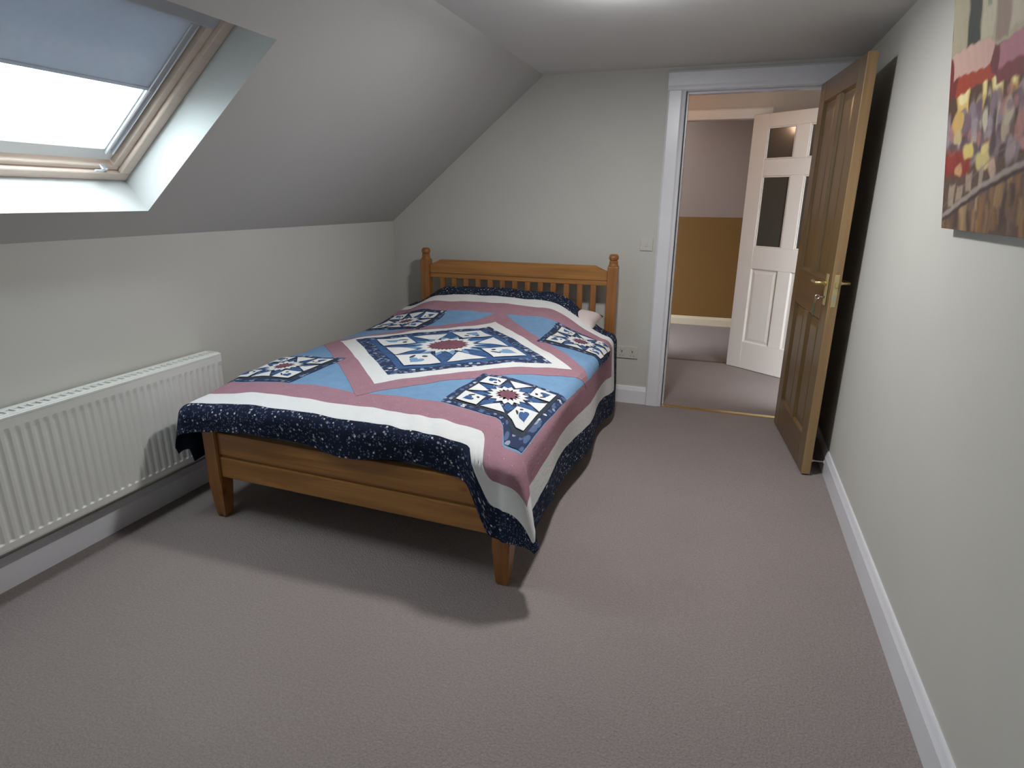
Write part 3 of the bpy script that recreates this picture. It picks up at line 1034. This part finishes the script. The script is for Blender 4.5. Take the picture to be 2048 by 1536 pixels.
# clip of that diamond to the field is not needed: its tips end inside the mauve border
# heart, oval and leaf shapes
def rotp(pts, a, c=(0, 0), s=1.0, flip=1):
    ca, sa = math.cos(a), math.sin(a)
    return [(c[0]+s*(ca*x*flip-sa*y), c[1]+s*(sa*x*flip+ca*y)) for x, y in pts]
def heart():
    p = []
    for k in range(20):
        t = 2*math.pi*k/20
        p.append((.75*16*math.sin(t)**3/17, (13*math.cos(t)-5*math.cos(2*t)-2*math.cos(3*t)-math.cos(4*t))/17))
    return p
def oval(a, b, n=10): return [(a*math.cos(2*math.pi*k/n), b*math.sin(2*math.pi*k/n)) for k in range(n)]
def star(n, r0, r1, a0=0.0):
    p = []
    for k in range(2*n):
        r = r1 if k % 2 == 0 else r0
        a = a0 + math.pi*k/n
        p.append((r*math.cos(a), r*math.sin(a)))
    return p
def kite(a, r0, r1, w, rm):
    """pointed petal from radius r0 to r1 in direction a"""
    ca, sa = math.cos(a), math.sin(a)
    return [(r0*ca, r0*sa), (rm*ca+w*sa, rm*sa-w*ca), (r1*ca, r1*sa), (rm*ca-w*sa, rm*sa+w*ca)]
def motif(part, hx, hy, rot, lv, big):
    """star block in a square of half side 1, mapped by S (turned by rot, scaled hx, hy)"""
    cu, cv = part['c']
    root = part['o']
    def S(pts):
        ca, sa = math.cos(rot), math.sin(rot)
        return [(cu + hx*(ca*x-sa*y), cv + hy*(sa*x+ca*y)) for x, y in pts]
    n = 8
    # indigo ground points radiating behind the star
    pat = lambda nm, polys, l, m_: patch(nm, [S(p) for p in polys], lv + l*.0013, m_, root, h=.0013, step=.03)
    def pats(nm, polys, l, m_):
        for p_ in polys: pat(nm, [p_], l, m_)
    pats('indigo_ray', [kite(2*math.pi*(k+.5)/n, .28, .93 if k % 2 else .86, .16, .62) for k in range(n)], 1, Q_INDIGO)
    pats('print_ray', [kite(2*math.pi*k/n + s*.13, .33, .72, .075, .55) for k in range(n) for s in (-1, 1)], 2, Q_PRINT)
    if big:
        pats('pale_ray', [kite(2*math.pi*(k+.5)/16, .34, .66, .05, .5) for k in range(16)], 3, Q_SKY)
        pats('white_petal', [kite(2*math.pi*(k+.25*s)/16, .27, .50, .052, .39) for k in range(16) for s in (1,)]
            + [kite(2*math.pi*(k+.75)/16, .25, .43, .05, .34) for k in range(16)], 4, Q_WHITE)
        pat('star', [star(16, .25, .335)], 5, Q_PLUM)
    else:
        pats('white_petal', [kite(2*math.pi*(k+.5+s*.24)/n, .21, .50, .085, .34) for k in range(n) for s in (-1, 1)], 4, Q_WHITE)
        pat('star', [star(8, .17, .29, math.pi/8)], 5, Q_PLUM)
    # four white corner squares with a heart, a berry and a leaf each, four white triangles between them
    sq, tri, hrt, ber, lea = [], [], [], [], []
    for k in range(4):
        a = math.pi/2*k + math.pi/4
        c = (.66*math.cos(a)*math.sqrt(2), .66*math.sin(a)*math.sqrt(2))
        w = .26
        sq.append([(c[0]-w, c[1]-w), (c[0]+w, c[1]-w), (c[0]+w, c[1]+w), (c[0]-w, c[1]+w)])
        b = a - math.pi/2
        o2 = (c[0]+.05*math.cos(a), c[1]+.05*math.sin(a))
        hrt.append(rotp(heart(), b+math.pi, (c[0]+.06*math.cos(a), c[1]+.06*math.sin(a)), .155))
        t_ = (-math.sin(a), math.cos(a))
        ber.append(rotp(oval(.045, .035), b, (c[0]-.17*math.cos(a)+.02*t_[0], c[1]-.17*math.sin(a)+.02*t_[1])))
        lea.append(rotp(oval(.024, .085), b, (c[0]-.07*math.cos(a)-.13*t_[0], c[1]-.07*math.sin(a)-.13*t_[1])))
        a2 = math.pi/2*k
        ca, sa = math.cos(a2), math.sin(a2)
        tri.append([(ca*.90-sa*.30, sa*.90+ca*.30), (ca*.90+sa*.30, sa*.90-ca*.30), (ca*.50, sa*.50)])
    for p in sq: pat('white_square', [p], 4, Q_WHITE)
    for p in tri: pat('white_triangle', [p], 3, Q_WHITE)
    for p in hrt: pat('heart', [p], 5, Q_SKY if big else Q_INDIGO)
    pats('berry', ber, 5, Q_LEAF)
    pats('leaf', lea, 5, Q_LEAF)
# central medallion, set on point
MA, MB = .70, .70
md = patch('medallion', [diamond(MA, MB)], L0*2, Q_WHITE, quilt)
mdp = patch('print_border', [diamond(MA*.845, MB*.845)], L0*3, Q_PAISLEY, md)
patch('indigo_ground', [diamond(MA*.715, MB*.715)], L0*4, Q_INDIGO, md)
s45 = math.sqrt(.5)
motif({'c': (0, 0), 'o': md}, MA*.70*s45, MB*.70*s45, math.pi/4, L0*4.4, True)
BW = .207
for su in (-1, 1):
    for sv in (-1, 1):
        cu, cv = su*(U_F-BW-.005), sv*(V_F-BW-.005)
        b = patch('corner_block', [[(cu-BW, cv-BW), (cu+BW, cv-BW), (cu+BW, cv+BW), (cu-BW, cv+BW)]], L0*2, Q_PAISLEY, quilt)
        g = BW*.86
        patch('navy_ground', [[(cu-g, cv-g), (cu+g, cv-g), (cu+g, cv+g), (cu-g, cv+g)]], L0*2.8, Q_LEAF, b)
        motif({'c': (cu, cv), 'o': b}, g, g, 0, L0*3, False)

# pillows under the quilt
def pillow_bm(hx, hy, hz):
    bm = bmesh.new()
    n = 18
    top, bot = [], []
    for i in range(n+1):
        rt, rb_ = [], []
        for j in range(n+1):
            a, b = -1+2*i/n, -1+2*j/n
            pinch = 1-.06*(a*a+b*b)/2 + .05*(abs(a*b))
            f = max(0, (1-a**4)*(1-b**4))**.5
            x, y = hx*a*pinch*(1-.05*(1-b*b)*abs(a)), hy*b*pinch
            rt.append(bm.verts.new((x, y, hz*f)))
            rb_.append(bm.verts.new((x, y, -hz*f*.85)) if 0 < i < n and 0 < j < n else rt[-1])
        top.append(rt); bot.append(rb_)
    for i in range(n):
        for j in range(n):
            bm.faces.new((top[i][j], top[i+1][j], top[i+1][j+1], top[i][j+1]))
            q = (bot[i][j], bot[i][j+1], bot[i+1][j+1], bot[i+1][j])
            if len(set(q)) >= 3:
                try: bm.faces.new(q)
                except ValueError: pass
    return bm
p1 = obj('pillow', pillow_bm(.30, .135, .066), PILLOWM, None, (-1.015, 3.862, .628), smooth=True)
p1.rotation_euler = (.22, 0, -.03)
tag(p1, 'pale pink pillow whose corner shows beside the headboard post nearer the door', 'pillow', 'pillows under the quilt')
p2 = obj('pillow', pillow_bm(.30, .135, .066), PILLOWM, None, (-1.70, 3.862, .628), smooth=True)
p2.rotation_euler = (.22, 0, 0)
tag(p2, 'pale pink pillow covered by the quilt on the bed side next to the low wall', 'pillow', 'pillows under the quilt')

# ================================================================ PICTURE ON THE RIGHT WALL
CW, CH, CT = 1.0, .79, .028
pic = thing('canvas_painting', 'unframed canvas of a street cafe with red awnings hanging on the right wall', 'painting')
PT = .13
px_, pz_ = Vector((0, -1, 0)), Vector((-PT, 0, 1)).normalized()
pn_ = px_.cross(pz_).normalized()
if pn_.x > 0: pn_ = -pn_
org = Vector((.612, 2.185, 1.328))
pic.matrix_world = Matrix(((px_.x, pz_.x, pn_.x, org.x), (px_.y, pz_.y, pn_.y, org.y), (px_.z, pz_.z, pn_.z, org.z), (0, 0, 0, 1)))
obj('stretched_edge', boxbm((0, 0, -CT), (CW, CH, -.0008)), CANVAS_SIDE, pic)
# the painted face: strokes laid down as vertex colours on a fine grid
NX, NZ = 300, 240
gx, gz = np.meshgrid(np.linspace(0, CW, NX), np.linspace(0, CH, NZ), indexing='ij')
img = np.zeros((NX, NZ, 3))
rs = np.random.RandomState(4)
wob = .0025*np.sin(gz*70+gx*23) + .002*np.sin(gx*110-gz*52)
gX = gx
gx = np.interp(gx, [0, .12, .24, .29, .37, .5, 1.0], [0, .074, .154, .206, .276, .37, .74])
def blend(mask, col, a=1.0):
    k = np.clip(mask, 0, 1)[..., None]*a
    img[:] = img*(1-k) + np.array(col)*k
def soft(d, w=.006): return np.clip(.5 - d/w, 0, 1)
def rect(x0, x1, z0, z1, col, a=1.0, w=.008):
    d = np.maximum(np.maximum(x0-gx-wob, gx+wob-x1), np.maximum(z0-gz-wob, gz+wob-z1))
    blend(soft(d, w), col, a)
def ell(cx, cz, rx, rz, col, a=1.0):
    d = (np.hypot((gx-cx+wob)/rx, (gz-cz+wob)/rz)-1)*min(rx, rz)
    blend(soft(d, .008), col, a)
def poly(pts, col, a=1.0):
    d = np.full(gx.shape, -9.0)
    for (ax, az), (bx, bz) in zip(pts, pts[1:]+pts[:1]):
        l = math.hypot(bx-ax, bz-az)
        d = np.maximum(d, ((bz-az)*(gx+wob-ax)-(bx-ax)*(gz+wob-az))/l)
    blend(soft(d, .006), col, a)
img[:] = (.16, .11, .09)
# pale house fronts above the awnings
rect(0, 1, .43, .9, (.45, .40, .30))
rect(.0, .06, .47, .9, (.46, .42, .31))
rect(.075, .135, .46, .9, (.055, .065, .055))
rect(.14, .215, .46, .9, (.52, .49, .38))
rect(.150, .185, .60, .70, (.10, .12, .09)); rect(.16, .19, .53, .58, (.30, .32, .24))
rect(.225, .29, .44, .9, (.33, .25, .21))
rect(.295, .36, .45, .9, (.52, .47, .38)); rect(.315, .34, .56, .68, (.12, .10, .09)); ell(.325, .53, .013, .012, (.22, .2, .16))
rect(.37, .45, .5, .9, (.24, .15, .12)); rect(.45, .62, .45, .9, (.50, .43, .33)); rect(.49, .53, .55, .72, (.1, .1, .1))
rect(.62, 1, .5, .9, (.40, .33, .25)); rect(.7, .75, .55, .75, (.1, .1, .1)); rect(.84, .9, .55, .75, (.1, .1, .1))
# shop fronts: dark with glowing windows
rect(-.01, 1.01, .18, .42, (.14, .075, .045))
for x0, x1, zb in ((.045, .105, .25), (.165, .200, .25), (.225, .285, .27), (.315, .345, .28), (.385, .47, .27), (.53, .62, .25), (.68, .73, .27), (.8, .9, .25)):
    rect(x0, x1, zb+.03, .41, (.72, .55, .22)); rect(x0+.008, x1-.01, .33, .40, (.86, .76, .44)); rect(x0, x1, zb, zb+.05, (.55, .30, .12), .8)
# awnings
poly([(-.01, .36), (.03, .355), (.045, .375), (.035, .455), (-.01, .47)], (.23, .035, .035))
poly([(.02, .40), (.275, .385), (.205, .455), (.01, .47)], (.62, .43, .38))
poly([(.035, .355), (.27, .365), (.277, .392), (.04, .402)], (.42, .075, .035))
poly([(.205, .395), (.255, .352), (.262, .425), (.225, .432)], (.20, .05, .06))
poly([(.25, .372), (.50, .38), (.44, .445), (.252, .428)], (.46, .22, .27))
poly([(.25, .345), (.50, .338), (.51, .385), (.25, .375)], (.24, .07, .08))
poly([(.66, .36), (.98, .35), (.9, .44), (.66, .45)], (.45, .07, .04))
# the crowd and its tables
for k in range(420):
    x = rs.rand(); z = .16 + .13*rs.rand() + .03*math.sin(6*x)
    c = [(.33, .27, .31), (.15, .10, .13), (.42, .36, .38), (.10, .07, .07), (.50, .25, .22), (.26, .19, .22), (.55, .48, .38), (.20, .13, .17)][rs.randint(8)]
    ell(x, z, .008+.014*rs.rand(), .010+.024*rs.rand(), c, .75)
rect(-.01, .13, .145, .21, (.33, .05, .035), .9, .02)
for cx, cz, rx, rz, c in ((.055, .285, .026, .03, (.66, .46, .18)), (.06, .245, .022, .02, (.60, .50, .28)), (.115, .205, .03, .022, (.72, .60, .24)), (.20, .175, .05, .026, (.66, .56, .28)),
                          (.075, .16, .02, .016, (.62, .40, .22)), (.20, .27, .018, .03, (.62, .58, .46)), (.26, .155, .022, .026, (.60, .42, .34)), (.21, .205, .02, .012, (.75, .62, .3)),
                          (.40, .20, .03, .02, (.5, .3, .3)), (.52, .17, .04, .03, (.6, .45, .3))):
    ell(cx, cz, rx, rz, c, .95)
for x0, z0, z1 in ((.03, .06, .12), (.07, .08, .115), (.115, .10, .15), (.185, .10, .16), (.25, .12, .16)):
    rect(x0, x0+.028, z0, z1, (.46, .38, .30), .8)
# wet street with the kerb running up it
kz = np.interp(gx, [-.03, .15, .37, .74], [.018, .096, .149, .24]) + .5*wob
blend(soft(gz-kz), (.17, .115, .09))
for k in range(260):
    x = .8*rs.rand()-.02; z = rs.rand()*.2
    c = [(.34, .19, .10), (.12, .08, .07), (.42, .27, .13), (.22, .17, .17), (.09, .065, .065), (.50, .36, .20)][rs.randint(6)]
    d = np.maximum(np.abs(gx+wob-x)-.004-.006*rs.rand(), np.abs(gz-z)-.02-.05*rs.rand())
    blend(soft(d, .012)*soft(gz-kz+.012), c, .55)
blend(soft(np.abs(gz-kz-.004)-.007), (.42, .37, .34), .85)
blend(soft(np.abs(gz-kz+.010)-.005), (.09, .06, .07), .85)
blend(soft(np.abs(gz-kz-.030-.1*gx)-.002), (.30, .25, .24), .6)
img += (rs.rand(NX, NZ, 1)-.5)*.03 + .02*np.sin(gx*190+gz*60)[..., None]*img
img = np.clip(img, .004, 1)**1.22
vid = np.arange(NX*NZ).reshape(NX, NZ)
fs = np.stack([vid[:-1, :-1], vid[1:, :-1], vid[1:, 1:], vid[:-1, 1:]], -1).reshape(-1, 4)
me = bpy.data.meshes.new('painted_face')
rel = .0006*(img.mean(-1)*3 % 1)
me.from_pydata(np.stack([gX, gz, rel], -1).reshape(-1, 3).tolist(), [], fs.tolist())
ca_ = me.color_attributes.new('paint', 'FLOAT_COLOR', 'POINT')
ca_.data.foreach_set('color', np.concatenate([img.reshape(-1, 3), np.ones((NX*NZ, 1))], 1).ravel())
pm = bpy.data.materials.new('oil_paint')
pm.use_nodes = True
at = pm.node_tree.nodes.new('ShaderNodeVertexColor')
at.layer_name = 'paint'
pb = pm.node_tree.nodes['Principled BSDF']
pb.inputs['Roughness'].default_value = .55
pm.node_tree.links.new(at.outputs[0], pb.inputs['Base Color'])
me.materials.append(pm)
link('painted_face', me, pic)

# ================================================================ SMALL FITTINGS
sk = thing('wall_socket', 'double wall socket between the bed and the doorway, low on the back wall', 'socket', (-.573, YB, .372))
bm = boxbm((-.074, -.009, -.043), (.074, 0, .043), .003, 2)
obj('face_plate', bm, PLASTIC, sk)
for x in (-.037, .037):
    obj('rocker_switch', boxbm((x-.008, -.013, .012), (x+.008, -.008, .034), .002), PLASTIC, sk)
    bm = boxbm((x-.003, -.0095, -.002), (x+.003, -.0085, .008))
    for dx in (-.011, .011):
        box(bm, (x+dx-.0035, -.0095, -.026), (x+dx+.0035, -.0085, -.022))
    obj('pin_slots', bm, DARK, sk)
ls = thing('light_switch', 'flush light switch on the back wall beside the doorway', 'light switch', (-.491, YB, 1.122))
obj('face_plate', boxbm((-.043, -.008, -.043), (.043, 0, .043), .003, 2), PLASTIC, ls)
bm = boxbm((-.008, -.013, -.016), (.008, -.007, .016), .002)
obj('rocker', bm, PLASTIC, ls)
# door stop fixed to the skirting
ds = thing('door_stop', 'thin white door stop on the skirting behind the pine door', 'door stop', (XR-.018, 3.36, .065))
obj('stop_rod', tube([(0, 0, 0), (-.052, -.006, .002)], .0035, 10), RUBBER, ds)
obj('rubber_tip', lathe([(.006, 0), (.007, .002), (.007, .010), (.005, .012)], 12, 0, (-.064, -.007, .002)), RUBBER, ds)
obj('mounting_plate', lathe([(.011, -.004), (.011, 0)], 14, 0, (0, 0, 0)), RUBBER, ds)

# flush ceiling light just above the frame: the lamp that lights the room
LX, LY = -.43, 2.52
cl = thing('ceiling_light', 'small round flush ceiling light with an opal diffuser above the bed side', 'ceiling light', (LX, LY, ZC))
obj('base_ring', lathe([(.105, 0), (.105, -.012), (.098, -.016)], 32), WHITE, cl)
prof = [(.098*math.cos(t), -.014-.026*math.sin(t)) for t in np.linspace(0, math.pi/2*.98, 7)]
obj('opal_diffuser', lathe(prof, 32), OPAL, cl, smooth=True)
area_light('ceiling_light_lamp', (LX, LY, ZC-.044), (LX, LY, 0), .20, LAMP_W, (1, .985, .96))
point_light('ceiling_light_glow', (LX, LY, ZC-.092), .075, GLOW_W, (.93, .97, 1))
# hall lamp behind the wall over the doorway, and what reaches the far room
point_light('hall_lamp', (-.76, 4.85, 2.08), .06, HALL_W, (1, .66, .44))
